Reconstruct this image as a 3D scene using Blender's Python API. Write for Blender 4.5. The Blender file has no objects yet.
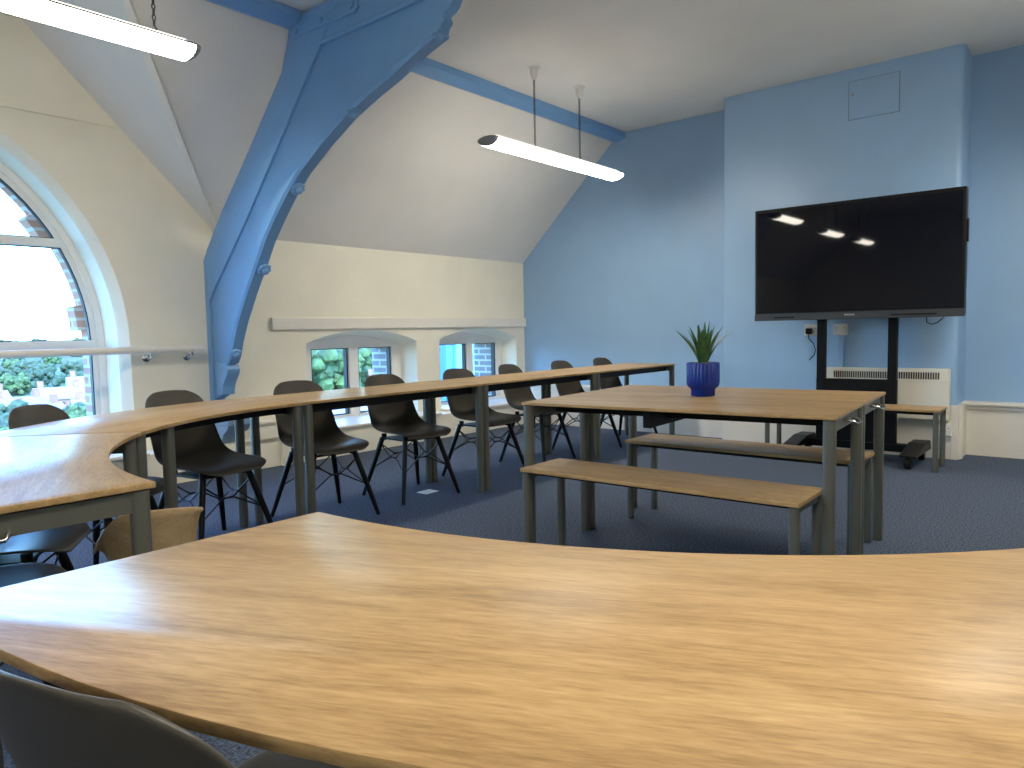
import bpy, bmesh, math, random
from mathutils import Vector, Matrix
from mathutils.geometry import tessellate_polygon
R = math.radians
random.seed(7)
SC = bpy.context.scene
COL = SC.collection

# ------------------------------------------------------------------ camera, world, exposure
cam_d = bpy.data.cameras.new('camera'); cam = bpy.data.objects.new('camera', cam_d); COL.objects.link(cam)
cam_d.sensor_width = 36.0; cam_d.lens = 731.69 * 36 / 1024; cam_d.clip_start = 0.05; cam_d.clip_end = 3000
M = Matrix(((0.6401794655895265, 0.06782672416223298, -0.7652253180122365, 0.0),
            (-0.7679645990016912, 0.030549685324818925, -0.6397633088937862, 0.0),
            (-0.020015656813597973, 0.99722928768462, 0.07164580424801836, 1.11),
            (0, 0, 0, 1)))
cam.matrix_world = M
SC.camera = cam
SC.view_settings.view_transform = 'Standard'; SC.view_settings.look = 'None'
SC.view_settings.gamma = 1.0; SC.view_settings.use_curve_mapping = False
SC.view_settings.exposure = 0.81
try:
    SC.cycles.use_denoising = True; SC.cycles.denoiser = 'OPENIMAGEDENOISE'
    SC.cycles.max_bounces = 10; SC.cycles.diffuse_bounces = 6; SC.cycles.sample_clamp_indirect = 8
except Exception: pass
LAMP = 22.5          # emission strength of the lamp diffusers
SKY = 1.6
world = bpy.data.worlds.new('sky'); SC.world = world; world.use_nodes = True
wn = world.node_tree; wn.nodes.clear()
wo = wn.nodes.new('ShaderNodeOutputWorld'); wb = wn.nodes.new('ShaderNodeBackground')
sk = wn.nodes.new('ShaderNodeTexSky'); sk.sky_type = 'NISHITA'; sk.sun_disc = False
sk.sun_elevation = R(48); sk.sun_rotation = R(200); sk.air_density = 1.0; sk.dust_density = .6; sk.ozone_density = 3.0
tint = wn.nodes.new('ShaderNodeMixRGB'); tint.blend_type = 'MULTIPLY'; tint.inputs[0].default_value = 1; tint.inputs[2].default_value = (.54, .88, 1.25, 1)
wn.links.new(sk.outputs[0], tint.inputs[1]); wn.links.new(tint.outputs[0], wb.inputs[0]); wb.inputs[1].default_value = SKY; wn.links.new(wb.outputs[0], wo.inputs[0])
sun_d = bpy.data.lights.new('sun', 'SUN'); sun_d.energy = 4.0; sun_d.angle = R(1.5); sun_d.color = (1, .92, .78)
sun = bpy.data.objects.new('sun', sun_d); COL.objects.link(sun)
sun.rotation_euler = Vector((0.35, 0.75, -0.9)).to_track_quat('-Z', 'Y').to_euler()

# ------------------------------------------------------------------ materials
MATS = {}
def pmat(name, col, rough=.5, metal=0.0, noise=0.0, nscale=20.0, bump=0.0, bscale=80.0, spec=.5, emit=None, estr=0.0, coat=0.0):
    m = bpy.data.materials.new(name); m.use_nodes = True; n = m.node_tree.nodes; l = m.node_tree.links
    b = n['Principled BSDF']; b.inputs['Base Color'].default_value = (*col, 1); b.inputs['Roughness'].default_value = rough
    b.inputs['Metallic'].default_value = metal; b.inputs['Specular IOR Level'].default_value = spec; b.inputs['Coat Weight'].default_value = coat
    if emit:
        b.inputs['Emission Color'].default_value = (*emit, 1); b.inputs['Emission Strength'].default_value = estr
    tc = n.new('ShaderNodeTexCoord')
    if noise:
        t = n.new('ShaderNodeTexNoise'); t.inputs['Scale'].default_value = nscale; t.inputs['Detail'].default_value = 5
        l.new(tc.outputs['Object'], t.inputs['Vector'])
        r = n.new('ShaderNodeValToRGB')
        r.color_ramp.elements[0].position = .3; r.color_ramp.elements[1].position = .7
        r.color_ramp.elements[0].color = (*[c * (1 - noise) for c in col], 1); r.color_ramp.elements[1].color = (*[min(1, c * (1 + noise)) for c in col], 1)
        l.new(t.outputs[0], r.inputs[0]); l.new(r.outputs[0], b.inputs['Base Color'])
    if bump:
        t2 = n.new('ShaderNodeTexNoise'); t2.inputs['Scale'].default_value = bscale; t2.inputs['Detail'].default_value = 4
        l.new(tc.outputs['Object'], t2.inputs['Vector'])
        bp = n.new('ShaderNodeBump'); bp.inputs['Strength'].default_value = bump; bp.inputs['Distance'].default_value = .01
        l.new(t2.outputs[0], bp.inputs['Height']); l.new(bp.outputs[0], b.inputs['Normal'])
    MATS[name] = m
    return m

def wood_mat(name, dark, mid, light, rough=.34):
    m = bpy.data.materials.new(name); m.use_nodes = True; n = m.node_tree.nodes; l = m.node_tree.links
    b = n['Principled BSDF']; b.inputs['Roughness'].default_value = rough; b.inputs['Specular IOR Level'].default_value = .11
    tc = n.new('ShaderNodeTexCoord'); oi = n.new('ShaderNodeObjectInfo')
    add = n.new('ShaderNodeVectorMath'); add.operation = 'ADD'
    l.new(tc.outputs['Object'], add.inputs[0])
    cmb = n.new('ShaderNodeCombineXYZ'); mul = n.new('ShaderNodeMath'); mul.operation = 'MULTIPLY'; mul.inputs[1].default_value = 37.0
    l.new(oi.outputs['Random'], mul.inputs[0]); l.new(mul.outputs[0], cmb.inputs[0]); l.new(mul.outputs[0], cmb.inputs[1]); l.new(cmb.outputs[0], add.inputs[1])
    def layer(sx, sy, detail, rgh, dist=0.0):
        mp = n.new('ShaderNodeMapping'); mp.inputs['Scale'].default_value = (sx, sy, sy)
        t = n.new('ShaderNodeTexNoise'); t.inputs['Scale'].default_value = 1.0; t.inputs['Detail'].default_value = detail
        t.inputs['Roughness'].default_value = rgh; t.inputs['Distortion'].default_value = dist
        l.new(add.outputs[0], mp.inputs[0]); l.new(mp.outputs[0], t.inputs['Vector']); return t
    a = layer(2.6, 20, 5, .65, .5); c = layer(22, 170, 3, .65); d = layer(1.1, 5.5, 3, .55, .7)
    def math_(op, x, y):
        k = n.new('ShaderNodeMath'); k.operation = op
        for i, v in enumerate((x, y)):
            if hasattr(v, 'links'): l.new(v, k.inputs[i])
            else: k.inputs[i].default_value = v
        return k.outputs[0]
    s = math_('ADD', math_('MULTIPLY', a.outputs[0], .42), math_('MULTIPLY', c.outputs[0], .33))
    s = math_('ADD', s, math_('MULTIPLY', d.outputs[0], .25))
    rp = n.new('ShaderNodeValToRGB'); e = rp.color_ramp.elements
    e[0].position = .37; e[0].color = (*dark, 1); e[1].position = .64; e[1].color = (*light, 1)
    k = e.new(.50); k.color = (*mid, 1)
    l.new(s, rp.inputs[0]); l.new(rp.outputs[0], b.inputs['Base Color'])
    bp = n.new('ShaderNodeBump'); bp.inputs['Strength'].default_value = .12; bp.inputs['Distance'].default_value = .002
    l.new(c.outputs[0], bp.inputs['Height']); l.new(bp.outputs[0], b.inputs['Normal'])
    MATS[name] = m
    return m

def brick_mat(name, c1, c2, mortar, scale=1.0):
    m = bpy.data.materials.new(name); m.use_nodes = True; n = m.node_tree.nodes; l = m.node_tree.links
    b = n['Principled BSDF']; b.inputs['Roughness'].default_value = .9
    tc = n.new('ShaderNodeTexCoord'); sp = n.new('ShaderNodeSeparateXYZ'); cm = n.new('ShaderNodeCombineXYZ')
    ad = n.new('ShaderNodeMath'); ad.operation = 'ADD'
    l.new(tc.outputs['Object'], sp.inputs[0]); l.new(sp.outputs[0], ad.inputs[0]); l.new(sp.outputs[1], ad.inputs[1])
    l.new(ad.outputs[0], cm.inputs[0]); l.new(sp.outputs[2], cm.inputs[1])
    t = n.new('ShaderNodeTexBrick'); t.inputs['Color1'].default_value = (*c1, 1); t.inputs['Color2'].default_value = (*c2, 1); t.inputs['Mortar'].default_value = (*mortar, 1)
    t.inputs['Scale'].default_value = scale; t.inputs['Brick Width'].default_value = .23; t.inputs['Row Height'].default_value = .075; t.inputs['Mortar Size'].default_value = .012
    l.new(cm.outputs[0], t.inputs['Vector']); l.new(t.outputs[0], b.inputs['Base Color'])
    MATS[name] = m
    return m

def glass_mat(name):
    m = bpy.data.materials.new(name); m.use_nodes = True; n = m.node_tree.nodes; l = m.node_tree.links
    n.clear(); o = n.new('ShaderNodeOutputMaterial'); mx = n.new('ShaderNodeMixShader'); tr = n.new('ShaderNodeBsdfTransparent'); g = n.new('ShaderNodeBsdfGlossy')
    tr.inputs[0].default_value = (.96, .985, .98, 1); g.inputs['Roughness'].default_value = .02; mx.inputs[0].default_value = .05
    l.new(tr.outputs[0], mx.inputs[1]); l.new(g.outputs[0], mx.inputs[2]); l.new(mx.outputs[0], o.inputs[0])
    MATS[name] = m
    return m

m_oak = wood_mat('oak laminate', (.255, .155, .068), (.40, .26, .120), (.53, .36, .18))
m_ply = wood_mat('birch plywood', (.36, .25, .13), (.44, .31, .17), (.52, .38, .22), .5)
m_edge = pmat('desk edge band', (.25, .165, .085), .45, noise=.2, nscale=60)
m_cream = pmat('cream wall paint', (.84, .795, .66), .6, noise=.03, nscale=3, bump=.12, bscale=9)
m_ceil = pmat('ceiling paint', (.76, .74, .70), .75, noise=.03, nscale=2, bump=.06, bscale=6)
m_blue = pmat('blue wall paint', (.285, .45, .67), .42, noise=.03, nscale=2.5, bump=.05, bscale=7)
m_tblue = pmat('blue gloss timber paint', (.165, .345, .62), .34, noise=.04, nscale=4, bump=.04, bscale=12)
m_white = pmat('white gloss paint', (.78, .74, .66), .4, noise=.02, nscale=3)
m_upvc = pmat('white window plastic', (.80, .79, .75), .3)
m_gasket = pmat('black gasket', (.01, .012, .018), .5)
m_carpet = pmat('navy carpet', (.078, .098, .138), .95, noise=.7, nscale=105, bump=.35, bscale=150, spec=.1)
m_frame = pmat('olive grey steel', (.125, .125, .105), .42, metal=.35)
m_dark = pmat('dark and shaded steel', (.008, .008, .009), .5, spec=.2)  # shade under the tops put into side rails and gap sheets; cross rail is dark
m_shell = pmat('black polypropylene', (.050, .044, .034), .46, bump=.05, bscale=300)
m_dowel = pmat('black stained dowel', (.004, .004, .004), .45, spec=.2)
m_wire = pmat('black wire', (.01, .01, .011), .4, metal=.4)
m_chrome = pmat('chrome', (.7, .7, .7), .18, metal=1.0)
m_black = pmat('black powder coat', (.0025, .0025, .003), .5, spec=.2)
m_screen = pmat('black glass screen', (.002, .003, .008), .03, spec=.32)
m_bezel = pmat('black bezel', (.003, .003, .0035), .4, spec=.25)
m_bezel2 = pmat('grey bezel bar', (.05, .055, .06), .4, metal=.4)
m_mark = pmat('pale lettering', (.45, .45, .43), .5)
m_heater = pmat('heater enamel', (.75, .72, .62), .4)
m_slot = pmat('grille slot', (.05, .05, .045), .6)
m_gap = pmat('hatch joint', (.11, .18, .27), .6)
m_sock = pmat('white plastic', (.75, .73, .68), .4)
m_uplight = pmat('added uplight glow', (.9, .9, .88), .5, emit=(1.0, .93, .80), estr=LAMP * 0.10)  # weak glow added on top of the lamps to brighten the ceiling
m_lampbody = pmat('grey lamp body', (.32, .32, .32), .45, metal=.3)
m_lamp = pmat('lit diffuser', (.9, .9, .88), .5, emit=(1.0, .93, .80), estr=LAMP)
m_chain = pmat('chain steel', (.06, .06, .058), .4, metal=.6)
m_pot = pmat('cobalt glaze', (.004, .028, .26), .25)
m_soil = pmat('gravel soil', (.12, .09, .05), .95, noise=.6, nscale=120, bump=.8, bscale=160)
m_leaf = pmat('aloe leaf', (.030, .10, .030), .4, noise=.5, nscale=45)
m_glass = glass_mat('window glass')
m_stone = pmat('blue painted stone', (.22, .33, .46), .5, noise=.08, nscale=8)
m_brick = brick_mat('red brick', (.50, .24, .16), (.58, .32, .22), (.60, .54, .48))
m_gbrick = brick_mat('grey brick', (.17, .15, .15), (.25, .22, .21), (.5, .48, .46))
m_red = pmat('house brick', (.22, .12, .09), .9, noise=.2, nscale=3)
m_slate = pmat('slate roof', (.20, .20, .215), .6, noise=.15, nscale=2)
m_tree = pmat('foliage green', (.045, .085, .025), .8, noise=.75, nscale=.9)
m_tree2 = pmat('foliage dark green', (.030, .058, .028), .8, noise=.7, nscale=.8)
m_trunk = pmat('bark', (.10, .07, .05), .9, noise=.3, nscale=8)
m_grass = pmat('hillside ground', (.055, .08, .04), .95, noise=.6, nscale=.12)
m_cyan = pmat('pale cyan cladding', (.10, .38, .40), .5)
m_bclad = pmat('blue cladding', (.035, .14, .30), .5)

# ------------------------------------------------------------------ mesh helpers
class MB:
    def __init__(s): s.b = bmesh.new()
    def box(s, x0, x1, y0, y1, z0, z1, bev=0.0, seg=2, mat=None):
        t = bmesh.new(); bmesh.ops.create_cube(t, size=1)
        bmesh.ops.scale(t, vec=(abs(x1 - x0), abs(y1 - y0), abs(z1 - z0)), verts=t.verts)
        bmesh.ops.translate(t, vec=((x0 + x1) / 2, (y0 + y1) / 2, (z0 + z1) / 2), verts=t.verts)
        if bev: bmesh.ops.bevel(t, geom=t.edges[:], offset=bev, segments=seg, profile=.5, affect='EDGES')
        s.take(t, mat); return s
    def take(s, t, mat=None):
        if mat is not None: bmesh.ops.transform(t, matrix=mat, verts=t.verts)
        me = bpy.data.meshes.new('tmp'); t.to_mesh(me); t.free(); s.b.from_mesh(me); bpy.data.meshes.remove(me)
    def tube(s, pts, rad, n=10, cap=True):
        pts = [Vector(p) for p in pts]; rads = rad if isinstance(rad, (list, tuple)) else [rad] * len(pts)
        rings = []; up = None
        for i, p in enumerate(pts):
            d = (pts[min(i + 1, len(pts) - 1)] - pts[max(i - 1, 0)]).normalized()
            if up is None: up = d.orthogonal().normalized()
            up = (up - d * up.dot(d)); up = up.normalized() if up.length > 1e-6 else d.orthogonal().normalized()
            q = d.cross(up)
            rings.append([s.b.verts.new(p + (up * math.cos(2 * math.pi * k / n) + q * math.sin(2 * math.pi * k / n)) * rads[i]) for k in range(n)])
        for a, c in zip(rings, rings[1:]):
            for k in range(n): s.b.faces.new((a[k], a[(k + 1) % n], c[(k + 1) % n], c[k]))
        if cap: s.b.faces.new(rings[0][::-1]); s.b.faces.new(rings[-1])
        return s
    def lathe(s, prof, n=32, mod=None, at=(0, 0, 0), mat=None):
        t = bmesh.new(); rings = []
        for r, z in prof:
            rings.append([t.verts.new(((r * (mod(k / n, z) if mod else 1)) * math.cos(2 * math.pi * k / n), (r * (mod(k / n, z) if mod else 1)) * math.sin(2 * math.pi * k / n), z)) for k in range(n)])
        for a, c in zip(rings, rings[1:]):
            for k in range(n): t.faces.new((a[k], a[(k + 1) % n], c[(k + 1) % n], c[k]))
        t.faces.new(rings[0][::-1]); t.faces.new(rings[-1])
        mm = Matrix.Translation(at)
        s.take(t, mm @ mat if mat is not None else mm); return s
    def prism(s, poly, f0, f1, bev=0.0, seg=2):
        """poly: 2-D points; f0/f1 map (a,b) to 3-D on the two end faces"""
        t = bmesh.new()
        a = [t.verts.new(f0(*p)) for p in poly]; c = [t.verts.new(f1(*p)) for p in poly]
        n = len(poly)
        tri = tessellate_polygon([[Vector((p[0], p[1], 0)) for p in poly]])
        for i, j, k in tri:
            t.faces.new((a[i], a[j], a[k])); t.faces.new((c[k], c[j], c[i]))
        for i in range(n): t.faces.new((a[i], a[(i + 1) % n], c[(i + 1) % n], c[i]))
        bmesh.ops.dissolve_limit(t, angle_limit=R(1), verts=t.verts, edges=t.edges)
        bmesh.ops.recalc_face_normals(t, faces=t.faces)
        if bev:
            bmesh.ops.bevel(t, geom=[e for e in t.edges if e.calc_face_angle(0) > R(40)], offset=bev, segments=seg, profile=.5, affect='EDGES')
        s.take(t); return s
    def ball(s, c, r, sc=(1, 1, 1), sub=2):
        t = bmesh.new(); bmesh.ops.create_icosphere(t, subdivisions=sub, radius=r)
        bmesh.ops.scale(t, vec=sc, verts=t.verts); bmesh.ops.translate(t, vec=c, verts=t.verts); s.take(t); return s
    def build(s, name, mat, parent=None, smooth=None, loc=None, rot=None):
        bmesh.ops.recalc_face_normals(s.b, faces=s.b.faces)
        me = bpy.data.meshes.new(name); s.b.to_mesh(me); s.b.free()
        me.materials.append(mat)
        if smooth:
            me.polygons.foreach_set('use_smooth', [True] * len(me.polygons))
            try: me.set_sharp_from_angle(angle=R(smooth))
            except Exception: pass
        o = bpy.data.objects.new(name, me); COL.objects.link(o)
        if parent: o.parent = parent
        if loc: o.location = loc
        if rot: o.rotation_euler = rot
        return o

def tag(o, label=None, cat=None, group=None, kind=None):
    if label: o['label'] = label
    if cat: o['category'] = cat
    if group: o['group'] = group
    if kind: o['kind'] = kind
    return o
def thing(name, label, cat, loc=(0, 0, 0), rz=0.0, group=None):
    o = bpy.data.objects.new(name, None); COL.objects.link(o); o.location = loc; o.rotation_euler = (0, 0, rz)
    o.empty_display_size = .1
    return tag(o, label, cat, group)
def struct(o, label=None):
    o['kind'] = 'structure'
    if label: o['label'] = label
    return o
def kids(o): return [c for c in bpy.data.objects if c.parent == o]
def copy_tree(o, parent=None):
    c = o.copy(); COL.objects.link(c)
    if parent: c.parent = parent
    for ch in kids(o): copy_tree(ch, c)
    return c
def arc(cx, cz, r, a0, a1, n): return [(cx + r * math.cos(R(a0 + (a1 - a0) * i / n)), cz + r * math.sin(R(a0 + (a1 - a0) * i / n))) for i in range(n + 1)]

# ------------------------------------------------------------------ room shell
XB, YW, YR, XK, CE = 7.20, 5.80, -1.80, -6.0, 3.29
EAVE = 1.96; YS = 4.40
DX, DT = 3.16, 1.33                 # foot of the dormer valley and its run
AC = (.66, 1.07)                    # centre of the big arch
struct(MB().box(XK - .2, XB + .2, YR - .2, 6.4, -.2, 0).build('floor', m_carpet))

def fill(outer, holes, fn, b):
    polys = [outer] + holes
    flat = [p for q in polys for p in q]; vs = [b.verts.new(fn(*p)) for p in flat]
    for i, j, k in tessellate_polygon([[Vector((p[0], p[1], 0)) for p in q] for q in polys]):
        try: b.faces.new((vs[i], vs[j], vs[k]))
        except ValueError: pass
def loft(b, loops):
    rs = [[b.verts.new(p) for p in q] for q in loops]
    for a, c in zip(rs, rs[1:]):
        n = len(a)
        for k in range(n): b.faces.new((a[k], a[(k + 1) % n], c[(k + 1) % n], c[k]))

def arch_loop(r, z0=.28, n=40):
    return [(AC[0] + r, z0)] + arc(AC[0], AC[1], r, 0, 180, n) + [(AC[0] - r, z0)]
def seg_loop(x0, x1, z0, zs, zc, n=14):
    w = (x1 - x0) / 2; h = zc - zs; rr = (w * w + h * h) / (2 * h); cz = zc - rr; a = math.degrees(math.asin(w / rr)); cx = (x0 + x1) / 2
    return [(x0, z0), (x1, z0)] + arc(cx, cz, rr, 90 - a, 90 + a, n)
W1 = (3.98, 5.36); W2 = (5.70, 7.04)
wall_out = [(XK, 0), (XB, 0), (XB, EAVE), (DX, EAVE), (DX - DT, CE), (2 * AC[0] - DX + DT, CE), (2 * AC[0] - DX, EAVE), (XK, EAVE)]
b = MB()
fill(wall_out, [arch_loop(1.76), seg_loop(*W1, .27, 1.035, 1.155), seg_loop(*W2, .27, 1.035, 1.155)], lambda x, z: (x, YW, z), b.b)
loft(b.b, [[(x, YW, z) for x, z in arch_loop(1.76)], [(x, YW + .05, z) for x, z in arch_loop(1.715)], [(x, YW + .07, z) for x, z in arch_loop(1.70)], [(x, 6.16, z) for x, z in arch_loop(1.675)]])
for w in (W1, W2):
    loft(b.b, [[(x, YW, z) for x, z in seg_loop(*w, .27, 1.035, 1.155)], [(x, 6.12, z) for x, z in seg_loop(w[0] + .01, w[1] - .02, .27, .975, 1.085)]])
struct(b.build('wall_window', m_cream))
b = MB()
fill([(x, z + (.3 if z > 1 else 0)) for x, z in wall_out], [arch_loop(1.64, .2), seg_loop(W1[0] + .03, W1[1] - .06, .2, .95, 1.04), seg_loop(W2[0] + .03, W2[1] - .06, .2, .95, 1.04)], lambda x, z: (x, 6.40, z), b.b)
loft(b.b, [[(x, 6.165, z) for x, z in arch_loop(1.66, .2)], [(x, 6.40, z) for x, z in arch_loop(1.64, .2)]])
for w in (W1, W2):
    loft(b.b, [[(x, 6.125, z) for x, z in seg_loop(w[0] + .03, w[1] - .06, .2, .95, 1.04)], [(x, 6.40, z) for x, z in seg_loop(w[0] + .03, w[1] - .06, .2, .95, 1.04)]])
for a in (4, 30, 56, 82, 108, 134, 160):      # proud stone blocks in the outer brick arch
    pol = arc(AC[0], AC[1], 1.75, a, a + 7, 3) + arc(AC[0], AC[1], 1.585, a + 7, a, 3)
    b.prism(pol, lambda x, z: (x, 6.30, z), lambda x, z: (x, 6.46, z))
struct(b.build('wall_exterior', m_brick))

# blue end wall with chimney breast
b = MB(); b.b.faces.new([b.b.verts.new(p) for p in ((XB, YR, 0), (XB, YW, 0), (XB, YW, EAVE), (XB, YS, CE), (XB, -.4, CE), (XB, YR, EAVE))])
struct(b.build('wall_blue', m_blue))
b = MB(); pol = [(7.199, 3.0), (6.84, 3.0), (6.822, 2.982)] + [(6.822 + .045 - .045 * math.cos(R(t)), 1.02 + .045 - .045 * math.sin(R(t))) for t in range(0, 91, 15)] + [(7.199, 1.02)]
b.prism(pol, lambda x, y: (x, y, .0), lambda x, y: (x, y, CE - .001))
struct(b.build('wall_chimney', m_blue, smooth=50))
b = MB(); b.b.faces.new([b.b.verts.new(p) for p in ((XK, YR, 0), (XB, YR, 0), (XB, YR, EAVE), (XK, YR, EAVE))]); struct(b.build('wall_side', m_cream))
b = MB(); b.b.faces.new([b.b.verts.new(p) for p in ((XK, YR, 0), (XK, YW, 0), (XK, YW, EAVE), (XK, YS, CE), (XK, -.4, CE), (XK, YR, EAVE))]); struct(b.build('wall_back', m_cream))
b = MB()
def quad(*ps): b.b.faces.new([b.b.verts.new(p) for p in ps])
xl = 2 * AC[0] - DX
quad((XK, -.4, CE), (XB, -.4, CE), (XB, YS, CE), (XK, YS, CE))
quad((xl + DT, YS, CE), (DX - DT, YS, CE), (DX - DT, YW, CE), (xl + DT, YW, CE))
struct(b.build('ceiling', m_ceil))
b = MB()
quad((DX, YW, EAVE), (XB, YW, EAVE), (XB, YS, CE), (DX - DT, YS, CE))
quad((XK, YW, EAVE), (xl, YW, EAVE), (xl + DT, YS, CE), (XK, YS, CE))
quad((XK, YR, EAVE), (XB, YR, EAVE), (XB, -.4, CE), (XK, -.4, CE))
struct(b.build('ceiling_slope', m_ceil))
b = MB()
quad((DX, YW, EAVE), (DX - DT, YS, CE), (DX - DT, YW, CE)); quad((xl, YW, EAVE), (xl + DT, YS, CE), (xl + DT, YW, CE))
struct(b.build('ceiling_dormer', m_ceil))

# trims
def bar_between(b, p, q, w, h):
    p, q = Vector(p), Vector(q); d = q - p; L = d.length; d.normalize()
    up = Vector((0, 0, 1)) if abs(d.z) < .9 else Vector((0, 1, 0)); s = d.cross(up).normalized(); u = s.cross(d)
    mt = Matrix((s, d, u)).transposed().to_4x4(); mt.translation = (p + q) / 2
    b.box(-w / 2, w / 2, -L / 2, L / 2, -h / 2, h / 2, mat=mt)
b = MB(); bar_between(b, (DX - .02, YW - .03, EAVE), (DX - DT - .02, YS - .03, CE - .01), .045, .03); struct(b.build('trim_1', m_white))
def purlin(x0, x1, name):
    bb = MB()
    pol = [(YS - .09, CE - .001), (YS - .09, CE - .06), (YS + .02, CE - .095), (YS + .08, CE - .075), (YS + .01, CE - .001)]
    bb.prism(pol, lambda y, z: (x0, y, z), lambda y, z: (x1, y, z)); struct(bb.build(name, m_tblue))
purlin(3.13, XB, 'trim_2'); purlin(DX - DT, 3.03, 'trim_3')
struct(MB().box(3.62, XB, YW - .035, YW, 1.165, 1.275, .006).build('trim_4', m_white))
struct(MB().box(xl + DT - .6, 2.52, YW - .012, YW + .001, 2.675, 2.69, .004).build('trim_5', m_cream))
# dado boxing and plinths
b = MB(); b.box(6.93, 7.199, 3.0, 5.5, 0, .445); b.box(6.91, 7.199, 3.0, 5.5, .445, .46); struct(b.build('baseboard_alcove', m_white))
b = MB(); b.box(7.12, 7.199, YR, 1.02, 0, .42); b.box(7.075, 7.199, YR, 1.02, .42, .45, .008); b.box(7.10, 7.199, YR, 1.02, .385, .42, .01); struct(b.build('baseboard_corner', m_white))
b = MB(); b.box(6.79, 6.83, 1.04, 2.998, 0, .44, .005); b.box(6.78, 6.83, 1.0, 1.05, 0, .44, .006); b.box(6.83, 7.12, .99, 1.022, 0, .44); b.box(6.85, 6.89, .975, 1.022, 0, .44, .008)
struct(b.build('baseboard_chimney', m_white))
b = MB(); b.box(3.5, 7.199, 5.5, YW, 0, .25); b.box(XK, 3.5, 5.53, YW, 0, .25); b.box(3.16, 3.5, 5.5, YW, .25, .38); b.box(3.14, 3.52, 5.48, YW, .38, .40)
struct(b.build('baseboard_window', m_cream))

# ------------------------------------------------------------------ windows
def window_ring(loop_out, loop_in, y0, y1):
    bb = MB()
    loft(bb.b, [[(x, y0, z) for x, z in loop_out], [(x, y0, z) for x, z in loop_in], [(x, y1, z) for x, z in loop_in], [(x, y1, z) for x, z in loop_out], [(x, y0, z) for x, z in loop_out]])
    return bb
w1 = struct(window_ring(arch_loop(1.685, .27), arch_loop(1.635, .33), 6.07, 6.17).build('window_1', m_upvc, smooth=40))
bb = window_ring(arch_loop(1.636, .33), arch_loop(1.60, .36), 6.09, 6.15)
for z in (1.83, 1.075): bb.box(AC[0] - 1.62, AC[0] + 1.62, 6.085, 6.155, z - .032, z + .032, .006)
for x in (AC[0] - .03,): bb.box(x, x + .06, 6.08, 6.16, .34, 2.70, .006)
bb.build('window_frame', m_upvc, w1, smooth=40)
g = window_ring(arch_loop(1.602, .355), arch_loop(1.592, .365), 6.10, 6.14)
for z in (1.83, 1.075): g.box(AC[0] - 1.56, AC[0] + 1.56, 6.10, 6.14, z - .038, z + .038)
g.build('gasket', m_gasket, w1)
g = MB(); g.prism(arch_loop(1.60, .355), lambda x, z: (x, 6.118, z), lambda x, z: (x, 6.124, z)); g.build('pane', m_glass, w1)
MB().box(AC[0] - 1.72, AC[0] + 1.72, 5.47, 6.10, .25, .275, .006).build('window_sill', m_white, w1)
for i, (w, gl) in enumerate(((W1, ((4.20, 4.655), (4.77, 5.225))), (W2, ((5.94, 6.40), (6.50, 6.93))))):
    a0, a1 = w[0] + .012, w[1] - .025
    x_in0, x_in1 = gl[0][0] - .05, gl[1][1] + .05
    fr = MB()
    fill(seg_loop(a0 - .02, a1 + .02, .275, .985, 1.10), [[(x0, .295), (x1, .295), (x1, .985), (x0, .985)] for x0, x1 in gl], lambda x, z: (x, 6.045, z), fr.b)
    for x0, x1 in gl:
        loft(fr.b, [[(x, 6.045, z) for x, z in ((x0, .295), (x1, .295), (x1, .985), (x0, .985))], [(x, 6.115, z) for x, z in ((x0 + .01, .305), (x1 - .01, .305), (x1 - .01, .975), (x0 + .01, .975))]])
    wn_ = struct(fr.build('window_%d' % (i + 2), m_upvc))
    for x0, x1 in gl:
        sash = MB(); h0, h1 = .305, .975; x0 += .01; x1 -= .01
        sash.box(x0 - .03, x1 + .03, 6.05, 6.10, h1, h1 + .02, .004); sash.box(x0 - .03, x1 + .03, 6.03, 6.05, h0 - .025, h0 - .003, .004)
        sash.build('sash', m_upvc, wn_)
        gk = window_ring([(x0, h0), (x1, h0), (x1, h1), (x0, h1)], [(x0 + .008, h0 + .008), (x1 - .014, h0 + .008), (x1 - .014, h1 - .008), (x0 + .008, h1 - .008)], 6.06, 6.11)
        gk.build('gasket', m_gasket, wn_)
        MB().box(x0, x1, 6.085, 6.091, h0, h1).build('pane', m_glass, wn_)
    MB().box(w[0] - .02, min(w[1] + .03, XB - .01), 5.47, 6.045, .25, .275, .006).build('window_sill', m_white, wn_)

# ------------------------------------------------------------------ roof truss
XT, XT2 = 3.03, 3.13
truss = thing('roof_truss', 'blue painted timber arched roof truss springing from the wall beside the arched window', 'beam', (XT, YW, 0))
def tp(name, poly, x0, x1, mat=m_tblue, bev=.006, parent=truss, my=False):
    f = (lambda y: 4.0 - y) if my else (lambda y: y)
    bb = MB(); bb.prism(poly, lambda y, z: (x0 - XT, f(y) - YW, z), lambda y, z: (x1 - XT, f(y) - YW, z), bev)
    return bb.build(name, mat, parent, smooth=35)
curve = [(5.49, .90), (5.45, .95), (5.395, 1.08), (5.32, 1.22), (5.17, 1.44), (5.0, 1.66), (4.89, 1.81), (4.76, 1.95), (4.60, 2.10), (4.42, 2.24), (4.16, 2.39), (3.89, 2.52), (3.66, 2.60), (3.44, 2.665), (3.18, 2.76), (3.03, 2.80)]
joint = [(5.735, 1.40), (5.66, 1.48), (5.12, 1.99), (4.12, 3.01)]
joint_up = [(4.12, 3.01), (3.92, 3.24)]
outer_edge = [(5.80, 1.73), (5.47, 2.09), (5.02, 2.51), (4.57, 2.95), (4.50, 3.10), (4.44, 3.27)]
endp = [(3.015, 2.84), (2.985, 2.865), (3.0, 2.90), (2.96, 2.915), (2.93, 2.935), (2.90, 2.985), (2.86, 3.02)]
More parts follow.
